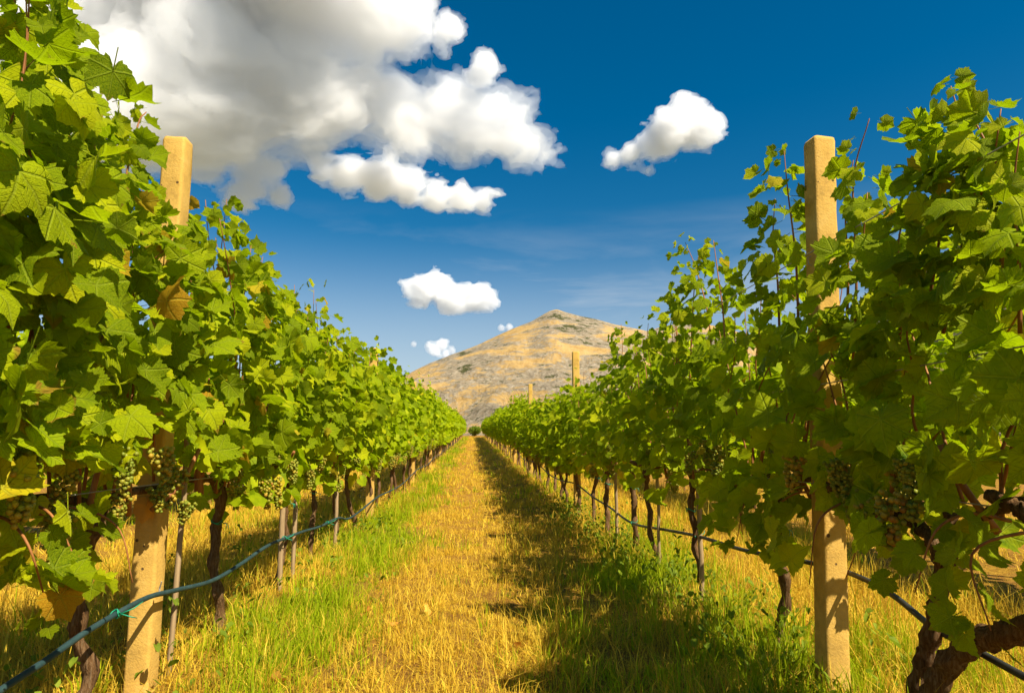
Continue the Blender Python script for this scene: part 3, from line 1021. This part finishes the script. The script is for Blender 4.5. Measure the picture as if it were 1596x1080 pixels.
def vine_leaves(rs, shoots, path_side, per=0.068, size=0.092, low=0.62, sparse_top=0.5, latp=0.85, clear=None, reach_k=1.0):
    """list of (matrix, position, random, score); path_side = +1 or -1: which side faces the alley"""
    L = []
    for sh in shoots:
        seg = np.linalg.norm(np.diff(sh, axis=0), axis=1)
        cum = np.concatenate([[0], np.cumsum(seg)])
        tot = cum[-1]
        s = rs.uniform(0, per)
        while s < tot + 0.01:
            q = min(s / tot, 1.0)
            node = np.array([np.interp(s, cum, sh[:, k]) for k in range(3)])
            reps = 1 + (rs.random() < latp) + (rs.random() < latp * 0.55 * (1 - q * sparse_top))
            for _ in range(reps):
                side = 1 if rs.random() < 0.5 + 0.08 * path_side else -1
                outw = np.array([side * rs.uniform(0.45, 1.0), rs.normal(0, 0.5), rs.normal(0.05, 0.3)])
                outw /= np.linalg.norm(outw)
                prof = 0.55 + 0.75 * math.sin(math.pi * min(1, 0.12 + 0.8 * q)) if q < 0.9 else 0.45
                reach = rs.uniform(0.05, 0.235) * prof * reach_k
                pos = node + outw * reach
                pos[2] += rs.normal(0, 0.03) - 0.02
                if q < 0.12:
                    pos[2] += rs.uniform(-0.12, 0.05)
                if pos[2] < low:
                    pos[2] = low + rs.random() * 0.08
                if clear is not None and clear(pos, rs):
                    continue
                n = np.array([side * rs.uniform(-0.1, 0.95), rs.normal(-0.1, 0.5), rs.uniform(0.0, 1.0)]) + rs.normal(0, 0.25, 3)
                tip = outw * 0.9 + np.array([0, 0, -0.5]) + rs.normal(0, 0.26, 3)
                sc = size * rs.uniform(0.55, 1.2) * (1.0 - 0.52 * max(0, (q - 0.72) / 0.28))
                r = np.clip(rs.beta(2.2, 2.4) * 0.86 + 0.22 * max(0, q - 0.6), 0, 0.94)
                if rs.random() < (0.10 if q < 0.16 else 0.012):
                    r = 0.97
                score = pos[0] * path_side * 1.0 + 0.25 * q + 0.04 * rs.random()
                L.append((leaf_frame(n, tip, sc), pos, r, score))
            s += per * rs.uniform(0.7, 1.3)
    return L


def tube_mesh(name, pts, rad, seg, mat, jit=0.0, rs=None):
    v, f = tube(pts, rad, seg, jit, rs)
    return mesh_from(name, v, f, mat, True)


def trunk_paths(rs, h=0.70):
    x, y = 0.0, 0.0
    pts = [(0, 0, -0.05)]
    for k in range(1, 8):
        x += rs.normal(0, 0.017)
        y += rs.normal(0, 0.026)
        pts.append((x, y, h * k / 7))
    tr = smooth_path(pts, 30)
    end = tr[-1]
    arms = []
    for s in (-1, 1):
        a = [end - np.array([0, 0, 0.05]), end + np.array([rs.normal(0, 0.01), s * 0.07, 0.015]), end + np.array([rs.normal(0, 0.02), s * 0.22, 0.04 + rs.normal(0, 0.012)]),
             end + np.array([rs.normal(0, 0.02), s * 0.34, 0.035 + rs.normal(0, 0.012)]), end + np.array([0, s * 0.46, 0.045])]
        arms.append(smooth_path(a, 14))
    return tr, arms


def shoot_radii(n, r0=0.0052, r1=0.0018):
    return list(np.linspace(r0, r1, n))


def vine(X, y, seed, path_side, label, group, top=1.9, n_obj=0, detail='near', gap=0.0, extra=None, bunches=4, latp=0.85, custom_trunk=None, size=0.092,
         arms_on=True, tie=True, low=0.43, clear=None, nsh=11, per=0.068):
    rs = np.random.default_rng(seed)
    zb = float(ground_z(X, y))
    root = empty('grape_vine', (X, y, zb))
    tag(root, label, 'grapevine', group)
    tr, arms = trunk_paths(rs)
    if custom_trunk is not None:
        for nm, pts, r0, r1 in custom_trunk:
            P = smooth_path([np.array(q) - np.array([X, y, zb]) for q in pts], 44)
            rad = np.linspace(r0, r1, len(P)) * (1 + 0.14 * np.sin(np.arange(len(P)) * 1.3) + rs.normal(0, 0.05, len(P)))
            put(nm, tube_mesh(nm, P, list(rad), 18, bark_mat, 0.2, rs), root)
    else:
        r0 = rs.uniform(0.015, 0.023)
        rad = [r0 * (1 + 0.16 * math.sin(i * 1.1 + seed) + rs.normal(0, 0.07)) * (1.25 if i < 3 else 1.0) * (1.25 if i > 25 else 1.0) for i in range(len(tr))]
        put('trunk', tube_mesh('trunk', tr, rad, 14, bark_mat, 0.2, rs), root)
        if arms_on:
            for a in arms:
                ra = list(np.linspace(0.021, 0.011, len(a)) * (1 + rs.normal(0, 0.08, len(a))))
                put('arm', tube_mesh('arm', a, ra, 9, bark_mat, 0.12, rs), root)
    shoots = vine_skeleton(rs, top, gap=gap, nsh=nsh)
    tall = [np.array(e, float) for e in (extra or [])]
    if clear is not None:
        class Sure:
            def random(self):
                return 1.0
        for lst in (shoots, tall):
            for k in range(len(lst)):
                bad = [j for j, q in enumerate(lst[k]) if q[2] > 1.2 and clear(q[0] + X, q[1] + y, q[2] + zb, Sure())]
                if bad:
                    lst[k] = lst[k][:max(3, bad[0])]
    for s in shoots + tall:
        P = smooth_path(s, 16)
        put('shoot', tube_mesh('shoot', P, shoot_radii(16, 0.0056, 0.0016), 6, cane_mat), root)
    # leaning old canes in the fruit zone
    for _ in range(3):
        a = np.array([rs.normal(0, 0.06), rs.uniform(-0.4, 0.4), 0.66])
        b = a + np.array([path_side * rs.uniform(-0.02, 0.12), rs.normal(0, 0.12), rs.uniform(0.16, 0.34)])
        put('cane', tube_mesh('cane', smooth_path([a, (a + b) / 2 + rs.normal(0, 0.015, 3), b], 7), [0.0095] * 4 + [0.008] * 3, 8, cane_mat, 0.05, rs), root)
    cl = None
    if clear is not None:
        def cl(p, rs_):
            return clear(p[0] + X, p[1] + y, p[2] + zb, rs_)
    L = vine_leaves(rs, shoots, path_side, per=per, size=size, latp=latp, low=low, clear=cl)
    if tall:
        L += [(M, pz, r, sc + 1.0) for M, pz, r, sc in vine_leaves(rs, tall, path_side, per=0.032, size=size * 0.8, latp=1.25, low=low, clear=cl, reach_k=0.62)]
    L.sort(key=lambda t: -t[3])
    for M, pz, r, _ in L[:n_obj]:
        o = bpy.data.objects.new('leaf', (SICK_MESH[rs.integers(6)] if r > 0.95 else LEAF_MESH[rs.integers(14)]))
        COL.objects.link(o)
        o.parent = root
        m4 = np.eye(4)
        m4[:3, :3] = M
        m4[:3, 3] = pz
        o.matrix_local = Matrix(m4.tolist())
    rest = [(M, pz, r) for M, pz, r, _ in L[n_obj:]]
    if rest:
        close = y < 3.2
        if y < 1.0:
            rest = [(M, pz, min(r, 0.8)) for M, pz, r in rest]
        fo = put('foliage', join_leaves(rest, FINE if close else MID, 'foliage', leaf_vein_mat if close else leaf_mat, rs), root)
        fo['kind'] = 'stuff'
    for k in range(bunches):
        o = put('grape_bunch', BUNCH[rs.integers(len(BUNCH))], root, (path_side * rs.uniform(0.05, 0.21) * (1 if rs.random() < 0.85 else -1), rs.uniform(-0.47, 0.47), rs.uniform(0.68, 0.90)))
        o.rotation_euler = (rs.normal(0, 0.15), rs.normal(0, 0.15), rs.uniform(0, 6.28))
        s = rs.uniform(0.72, 1.05)
        o.scale = (s, s, s)
    if tie and custom_trunk is None:
        k = 21
        put('tie', TIE_TRUNK, root, tuple(tr[k]))
    return root


# far vines: a handful of grown individuals, copied along the rows
def far_variant(seed, top, nleaf_per, size, shapes, with_trunk=True):
    rs = np.random.default_rng(seed)
    tr, arms = trunk_paths(rs)
    rad = [(0.019 + 0.002 * (seed % 4)) * (1 + rs.normal(0, 0.14)) for _ in range(len(tr))]
    trunk = tube_mesh('trunk', tr[::2], rad[::2], 7, bark_mat, 0.12, rs)
    am = [tube_mesh('arm', a[::3], list(np.linspace(0.021, 0.012, len(a[::3]))), 6, bark_mat, 0.1, rs) for a in arms]
    sh = vine_skeleton(rs, top)
    L = vine_leaves(rs, sh, 1, per=nleaf_per, size=size, latp=1.1)
    L.sort(key=lambda t: -t[3])
    return dict(trunk=trunk, arms=am, leaves=L, foliage=join_leaves([(M, pz, r) for M, pz, r, _ in L], shapes, 'foliage', leaf_mat, rs),
                inner=None)


VAR_MID = [far_variant(500 + i, 1.88 + 0.03 * (i % 3), 0.056, 0.073, MID) for i in range(6)]
VAR_FAR = [far_variant(600 + i, 1.9 + 0.03 * (i % 3), 0.075, 0.098, FAR) for i in range(5)]
for va in VAR_MID:
    rs = np.random.default_rng(9)
    va['inner'] = join_leaves([(M, pz, r) for M, pz, r, _ in va['leaves'][24:]], MID, 'foliage', leaf_mat, rs)


def copy_vine(va, X, y, label, group, flip, detail, rs, n_obj=0, bunches=0, zs=1.0):
    zb = float(ground_z(X, y))
    root = empty('grape_vine', (X, y, zb))
    root.rotation_euler = (0, 0, math.pi if flip else 0)
    root.scale = (1.0, 1.0, zs)
    tag(root, label, 'grapevine', group)
    put('trunk', va['trunk'], root)
    if detail > 0:
        for a in va['arms']:
            put('arm', a, root)
    if n_obj:
        for M, pz, r, _ in va['leaves'][:n_obj]:
            o = bpy.data.objects.new('leaf', (SICK_MESH[rs.integers(6)] if r > 0.95 else LEAF_MESH[rs.integers(14)]))
            COL.objects.link(o)
            o.parent = root
            m4 = np.eye(4)
            m4[:3, :3] = M
            m4[:3, 3] = pz
            o.matrix_local = Matrix(m4.tolist())
    fo = put('foliage', va['inner'] if n_obj else va['foliage'], root)
    fo['kind'] = 'stuff'
    for k in range(bunches):
        o = put('grape_bunch', BUNCH[rs.integers(len(BUNCH))], root, ((1 if not flip else 1) * rs.uniform(0.08, 0.24), rs.uniform(-0.4, 0.4), rs.uniform(0.66, 0.84)))
        o.rotation_euler = (0, 0, rs.uniform(0, 6.28))
    return root


def shoot_to(X, y0, targets):
    """a tall shoot through surveyed points, expressed in vine space"""
    return targets


GL, GR = 'grapevines of the sunlit row', 'grapevines of the shady row'
LY = [0.35, 1.32, 2.3, 3.42, 4.35, 5.3, 6.25, 7.2]
RY = [0.75, 1.9, 2.99, 3.9, 4.75, 5.65, 6.58, 7.5]
LLAB = ['big leaved grapevine at the frame edge, nearest of the sunlit row', 'grapevine hung with pale grapes just before the post with the hose',
        'grapevine with green tied trunk right beside the post with the hose', 'grapevine with bent grey trunk, first behind the post with the hose',
        'grapevine of the sunlit row, second behind the post with the hose', 'grapevine of the sunlit row, third behind the post with the hose',
        'grapevine of the sunlit row, fourth behind the post with the hose', 'grapevine of the sunlit row, fifth behind the post with the hose']
RLAB = ['old grapevine with thick bowed trunk at the bottom frame corner', 'grapevine with arching arm and green tie beside the pitted post',
        'grapevine with dark straight trunk, first behind the pitted post', 'grapevine with tall upright shoots, second behind the pitted post',
        'grapevine of the shady row, third behind the pitted post', 'grapevine of the shady row, fourth behind the pitted post',
        'grapevine of the shady row, fifth behind the pitted post', 'grapevine of the shady row, sixth behind the pitted post']


def local(X, y, pxs, x_off=0.0):
    zb = float(ground_z(X, y))
    return [tuple(on_row(a, b, X + x_off) - np.array([X, y, zb])) for a, b in pxs]


def world_pts(pxs, X):
    return [tuple(on_row(a, b, X)) for a, b in pxs]


def clear_left(x, y, z, rs):
    if -0.478 < x / y < -0.418 and y < 2.72 and z > 1.70 + 0.05 * rs.random():     # pruned round the post head
        return True
    if -0.50 < x / y < -0.41 and y < 2.75 and z < 0.80:          # cut back before the post foot
        return True
    if 0.62 < z < 0.86 and 1.0 < y < 2.9 and rs.random() < 0.62:         # leaf-plucked fruit zone
        return True
    return False


def clear_right(x, y, z, rs):
    if 0.508 < x / y < 0.584 and y < 2.6 and z > 1.48 + 0.1 * rs.random():
        return True
    if 0.475 < x / y < 0.565 and y < 2.6 and z < 0.70:
        return True
    if 0.62 < z < 0.84 and y < 2.3 and rs.random() < 0.55:
        return True
    if 0.62 < z < 0.80 and 2.3 < y < 3.4 and rs.random() < 0.4:
        return True
    return False


def hanging(rs, side, y0):
    """a low sucker drooping out of the fruit zone towards the alley"""
    a = np.array([0.02 * side, y0, 0.70])
    b = a + np.array([side * rs.uniform(0.10, 0.2), rs.normal(0, 0.08), -rs.uniform(0.02, 0.08)])
    c = b + np.array([side * rs.uniform(0.0, 0.06), rs.normal(0, 0.05), -rs.uniform(0.10, 0.2)])
    return [tuple(a), tuple((a + b) / 2 + [0, 0, 0.03]), tuple(b), tuple(c)]


rh = np.random.default_rng(5)
for i, y in enumerate(LY):
    extra = []
    if i == 1:
        extra = [local(XL, y, ((60, 420), (45, 220), (25, 40), (20, -60))), local(XL, y, ((110, 420), (95, 250), (85, 120), (80, 80))), hanging(rh, 1, 0.42), hanging(rh, 1, 0.55), hanging(rh, 1, 0.66)]
    if i == 2:
        extra = [local(XL, y, ((190, 420), (195, 290), (215, 195), (228, 175))), local(XL, y, ((140, 400), (150, 270), (140, 190), (130, 150))), hanging(rh, -1, -0.25)]
    if i == 4:
        extra = [local(XL, y, ((400, 560), (402, 480), (408, 425), (405, 405)))]
    vine(XL, y, 40 + i, 1, LLAB[i], GL, top=(2.02, 2.0, 1.88, 1.84, 1.82, 1.80, 1.72, 1.66)[i], n_obj=(110, 290, 300, 270, 230, 190, 150, 120)[i], extra=extra,
         bunches=(0, 8, 9, 6, 6, 5, 5, 5)[i], size=(0.076, 0.078, 0.074, 0.070, 0.068, 0.068, 0.068, 0.068)[i], clear=clear_left, latp=1.1, per=0.054)

rh = np.random.default_rng(6)
old_trunk = [('trunk', world_pts(((1432, 1165), (1452, 1085), (1475, 1040), (1515, 1003), (1560, 990), (1610, 975), (1690, 950)), XR - 0.05), 0.031, 0.026),
             ('arm', world_pts(((1690, 950), (1660, 860), (1600, 800), (1540, 770)), XR - 0.05), 0.024, 0.016)]
arch_trunk = [('trunk', world_pts(((1418, 1150), (1432, 1060), (1448, 1000), (1462, 940), (1474, 885), (1478, 850), (1482, 800)), XR - 0.02), 0.025, 0.019),
              ('arm', world_pts(((1470, 905), (1466, 868), (1450, 838), (1420, 812), (1380, 795), (1345, 788), (1310, 770), (1285, 755)), XR - 0.06), 0.021, 0.015),
              ('arm', world_pts(((1478, 870), (1500, 830), (1540, 800), (1600, 780)), XR), 0.018, 0.013)]
for i, y in enumerate(RY):
    extra = []
    ct = None
    if i == 0:
        ct = old_trunk
    if i == 1:
        ct = arch_trunk
        extra = [local(XR, y, ((1500, 420), (1518, 300), (1500, 200), (1482, 135))), local(XR, y, ((1560, 420), (1568, 300), (1530, 210), (1495, 150))),
                 local(XR, y, ((1440, 520), (1460, 400), (1480, 300), (1545, 240))), local(XR, y, ((1590, 520), (1588, 400), (1580, 300), (1590, 200))),
                 local(XR, y, ((1400, 560), (1405, 470), (1400, 380), (1420, 300))), local(XR, y, ((1470, 520), (1500, 380), (1545, 260), (1560, 170)))]
    if i == 2:
        extra = [local(XR, y, ((1330, 560), (1335, 420), (1330, 280), (1355, 185))), local(XR, y, ((1245, 520), (1240, 400), (1228, 300), (1222, 235))),
                 local(XR, y, ((1380, 560), (1375, 480), (1345, 420), (1352, 300))), local(XR, y, ((1320, 500), (1322, 420), (1318, 330), (1330, 250))),
                 local(XR, y, ((1215, 520), (1212, 440), (1205, 370), (1208, 310)))]
    if i == 3:
        extra = [local(XR, y, ((1110, 600), (1105, 500), (1085, 420), (1068, 378))), local(XR, y, ((1130, 600), (1128, 500), (1118, 420), (1112, 375)))]
    if i == 4:
        extra = [local(XR, y, ((1055, 600), (1056, 530), (1048, 470), (1045, 450))), local(XR, y, ((1075, 600), (1078, 520), (1082, 450), (1085, 420)))]
    if i == 5:
        extra = [local(XR, y, ((1010, 640), (1008, 590), (1003, 550), (1005, 530)))]
    if i == 6:
        extra = [local(XR, y, ((965, 640), (968, 580), (970, 540), (968, 505)))]
    if i in (0, 1, 2):
        extra = extra + [hanging(rh, -1, -0.3 + 0.3 * k) for k in range(4 if i < 2 else 2)]
    vine(XR, y, 80 + i, -1, RLAB[i], GR, top=(1.46, 1.46, 1.46, 1.58, 1.62, 1.46, 1.42, 1.44)[i], n_obj=(110, 290, 300, 270, 230, 190, 150, 120)[i], extra=extra,
         bunches=(5, 9, 8, 4, 4, 4, 4, 4)[i], size=(0.078, 0.078, 0.074, 0.070, 0.068, 0.068, 0.068, 0.068)[i], custom_trunk=ct, latp=0.75, clear=clear_right, per=0.058,
         gap=0.14)

rs = np.random.default_rng(77)
for X, row, grp, y0, side in ((XL, 'sunlit', GL, 8.15, 1), (XR, 'shady', GR, 8.4, -1)):
    y = y0
    k = 8
    while y < ROW_END:
        near = y < 14
        va = (VAR_MID if y < 22 else VAR_FAR)
        va = va[rs.integers(len(va))]
        lab = ('grapevine of the %s row, %s trunk counted from the camera' % (row, ORD[k])) if k < 20 else 'distant grapevine far along the %s row' % row
        copy_vine(va, X + rs.normal(0, 0.03), y, lab, grp, side < 0, 1 if y < 30 else 0, rs, n_obj=24 if near else 0, bunches=5 if y < 14 else (3 if y < 20 else 0),
                  zs=rs.normal((0.95 if y < 14 else 1.0) if X < 0 else (0.82 if y < 15 else 0.93), 0.04))
        y += 0.95 + rs.normal(0, 0.04)
        k += 1
# neighbouring rows beyond each side
for X, nm in ((XL - 2.45, 'sunlit'), (XR + 2.45, 'shady')):
    y = 1.5
    while y < 17:
        va = VAR_MID[rs.integers(len(VAR_MID))]
        copy_vine(va, X + rs.normal(0, 0.03), y, 'grapevine of the neighbouring row glimpsed behind the %s row' % nm, 'grapevines of the row behind the %s row' % nm,
                  rs.random() < 0.5, 1, rs, bunches=0)
        y += 0.95 + rs.normal(0, 0.04)

# ------------------------------------------------------------------ stakes, weeds and litter
rs = np.random.default_rng(31)


def stake(X, y, h, r, label, lean=(0, 0)):
    n = 9
    pts = [(rs.normal(0, 0.002) + lean[0] * k / (n - 1), rs.normal(0, 0.002) + lean[1] * k / (n - 1), -0.08 + (h + 0.08) * k / (n - 1)) for k in range(n)]
    v, f = tube(pts, [r * (1 + rs.normal(0, 0.05)) for _ in range(n)], 8)
    o = put('wooden_stake', mesh_from('wooden_stake', v, f, stake_mat, True), loc=(X, y, float(ground_z(X, y))))
    return tag(o, label, 'stake', 'wooden vine stakes')


stake(XL + 0.02, 2.86, 1.12, 0.011, 'pale thin stake standing just behind the post with the hose', (0.01, 0.02))
stake(XL + 0.05, 4.28, 0.95, 0.016, 'brown stake leaning beside the second trunk behind the hose post', (-0.02, 0.05))
stake(XL + 0.04, 4.62, 0.9, 0.014, 'short pale stake between two trunks of the sunlit row', (0.0, -0.02))
stake(XL + 0.05, 5.9, 0.95, 0.015, 'farthest wooden stake of the sunlit row', (0.01, 0.03))
stake(XR - 0.05, 4.68, 0.9, 0.011, 'slim grey stake in the shady row beside the third trunk', (0.01, 0.0))
stake(XR - 0.03, 3.86, 0.85, 0.014, 'dark stake against the second trunk behind the pitted post', (0.0, 0.02))
stake(XR - 0.04, 6.1, 0.95, 0.015, 'farthest wooden stake of the shady row', (0.0, -0.04))


# leafy weeds crowding the foot of the shady row
def weed_patch():
    items = []
    for _ in range(360):
        if rs.random() < 0.72:
            x, y = rs.normal(1.22, 0.2), rs.uniform(1.7, 9.0)
        else:
            x, y = rs.normal(-1.25, 0.3), rs.uniform(1.6, 8.0)
        z = float(ground_z(x, y))
        hgt = rs.gamma(4, 0.035)
        for k in range(rs.integers(6, 16)):
            q = rs.random()
            pos = np.array([x + rs.normal(0, 0.035), y + rs.normal(0, 0.035), z + 0.01 + hgt * q])
            az = rs.uniform(0, 6.28)
            n = np.array([math.cos(az) * 0.6, math.sin(az) * 0.6, 0.9])
            tip = np.array([math.cos(az), math.sin(az), rs.normal(0.1, 0.4)])
            M = leaf_frame(n, tip, rs.uniform(0.012, 0.034))
            M[:, 0] *= rs.uniform(0.35, 0.7)
            items.append((M, pos, rs.random() * 0.9))
    return join_leaves(items, FAR, 'weeds', weed_mat, rs)


tag(put('weeds', weed_patch()), 'low leafy weeds crowding the foot of the vine rows', 'weeds', kind='stuff')


def tuft(name, x, y, n, h, wd, spread, mat, label, cat, group):
    xy = np.column_stack([rs.normal(0, spread, n), rs.normal(0, spread, n)])
    az = np.arctan2(xy[:, 1], xy[:, 0]) + rs.normal(0, 0.4, n)
    V, F, rn = blades(n, xy + [x, y], h * rs.uniform(0.5, 1.1, n), np.full(n, wd) * rs.uniform(0.6, 1.3, n), np.abs(rs.normal(0.28, 0.22, n)), rs, rs.random(n), az)
    z = float(ground_z(x, y))
    o = put(name, tri_mesh(name, V - np.array([x, y, z]), F, mat, False, {'rnd': rn}), loc=(x, y, z))
    return tag(o, label, cat, group)


def g_at(px, py):
    d = ray(px, py)
    q = CAM + d * (-CAM[2] / d[2])
    return q[0], q[1]


GT = 'tall grass tufts standing out of the sward'
x, y = g_at(140, 1085)
tuft('grass_tuft', x, y, 26, 0.17, 0.009, 0.03, green_mat, 'broad bladed green grass tuft at the foot of the hose post', 'grass tuft', GT)
x, y = g_at(1130, 985)
tuft('grass_tuft', x, y, 70, 0.26, 0.007, 0.06, green_mat, 'large lush green grass tuft before the pitted post', 'grass tuft', GT)
x, y = g_at(1230, 1010)
tuft('grass_tuft', x, y, 60, 0.24, 0.007, 0.06, green_mat, 'green grass tuft close against the foot of the pitted post', 'grass tuft', GT)
x, y = g_at(1010, 905)
tuft('grass_tuft', x, y, 55, 0.24, 0.006, 0.05, green_mat, 'green grass tuft at the shady row, under the first gap', 'grass tuft', GT)
x, y = g_at(905, 985)
tuft('grass_tuft', x, y, 26, 0.13, 0.005, 0.03, green_mat, 'small green grass tuft at the edge of the shadow', 'grass tuft', GT)
x, y = g_at(655, 1012)
tuft('grass_tuft', x, y, 12, 0.09, 0.006, 0.015, green_mat, 'tiny green grass tuft alone in the dry middle of the alley', 'grass tuft', GT)
for k, (px, py, h, lab) in enumerate(((826, 838, 0.27, 'tallest dry grass stalk rising at the edge of the shadow'), (792, 850, 0.17, 'short dry grass stalk cluster left of the tallest stalk'),
                                      (838, 960, 0.22, 'bent dry grass stalk cluster nearest the camera by the shadow'), (700, 920, 0.14, 'pale dry grass tuft in the sunlit middle of the alley'))):
    x, y = g_at(px, py)
    tuft('dry_stalk', x, y, (7, 14, 12, 22)[k], h, 0.0045, 0.022, straw_mat, lab, 'dry stalk', 'dry stalks along the alley')

# withered leaf caught on the post, fallen leaves on the alley
o = put('withered_leaf', tri_mesh('withered_leaf', FINE[3][0], FINE[3][1], dead_mat, True, None, FINE[3][2]), loc=(XL + 0.004, 2.612, 0.672))
o.scale = (0.062, 0.062, 0.062)
o.rotation_euler = (R(-100), R(10), R(15))
tag(o, 'orange withered leaf hanging on the face of the post with the hose', 'leaf')
for k, (px, py, lab) in enumerate(((568, 962, 'orange fallen leaf lying in the grass beside the sunlit row'), (432, 1070, 'red brown fallen leaf at the bottom of the alley'),
                                   (612, 985, 'curled brown fallen leaf near the dry middle'), (812, 1020, 'fallen leaf lying at the edge of the vine shadow'),
                                   (668, 955, 'pale fallen leaf in the middle of the alley'))):
    x, y = g_at(px, py)
    Vn = FINE[(k * 3) % 14]
    o = put('fallen_leaf', tri_mesh('fallen_leaf', Vn[0], Vn[1], dead_mat, True, None, Vn[2]), loc=(x, y, float(ground_z(x, y)) + 0.035))
    s = (0.045, 0.04, 0.035, 0.04, 0.04)[k]
    o.scale = (s, s, s)
    o.rotation_euler = (rs.normal(0, 0.4), rs.normal(0, 0.4), rs.uniform(0, 6.28))
    tag(o, lab, 'leaf', 'fallen leaves on the alley')


# shrubs across the head of the alley
def shrub(x, y, w, h, label, seed):
    r2 = np.random.default_rng(seed)
    z = float(ground_z(x, y))
    root = empty('shrub', (x, y, z))
    tag(root, label, 'shrub', 'shrubs at the far end of the alley')
    for k in range(4):
        e = np.array([r2.normal(0, w * 0.25), r2.normal(0, w * 0.25), h * 0.7])
        put('stem', tube_mesh('stem', smooth_path([(0, 0, -0.1), tuple(e * 0.5 + r2.normal(0, 0.06, 3)), tuple(e)], 7), list(np.linspace(0.05, 0.015, 7)), 6, bark_mat), root)
    items = []
    for _ in range(700):
        d = r2.normal(0, 1, 3)
        d /= np.linalg.norm(d)
        q = r2.uniform(0.45, 1.0) * (0.85 + 0.3 * math.sin(5 * d[0] + seed) * math.cos(4 * d[1]))
        pos = np.array([d[0] * w * q, d[1] * w * q, h * 0.5 + d[2] * h * 0.5 * q])
        items.append((leaf_frame(d + r2.normal(0, 0.5, 3), r2.normal(0, 1, 3), r2.uniform(0.09, 0.17)), pos, r2.random() * 0.6))
    fo = put('foliage', join_leaves(items, FAR, 'foliage', weed_mat, r2), root)
    fo['kind'] = 'stuff'


shrub(-1.9, 88, 1.3, 1.9, 'dark shrub closing the alley on the sunlit side', 1)
shrub(0.2, 92, 1.1, 1.5, 'low dark shrub in the middle of the alley head', 2)
shrub(2.0, 89, 1.3, 2.0, 'dark shrub closing the alley on the shady side', 3)
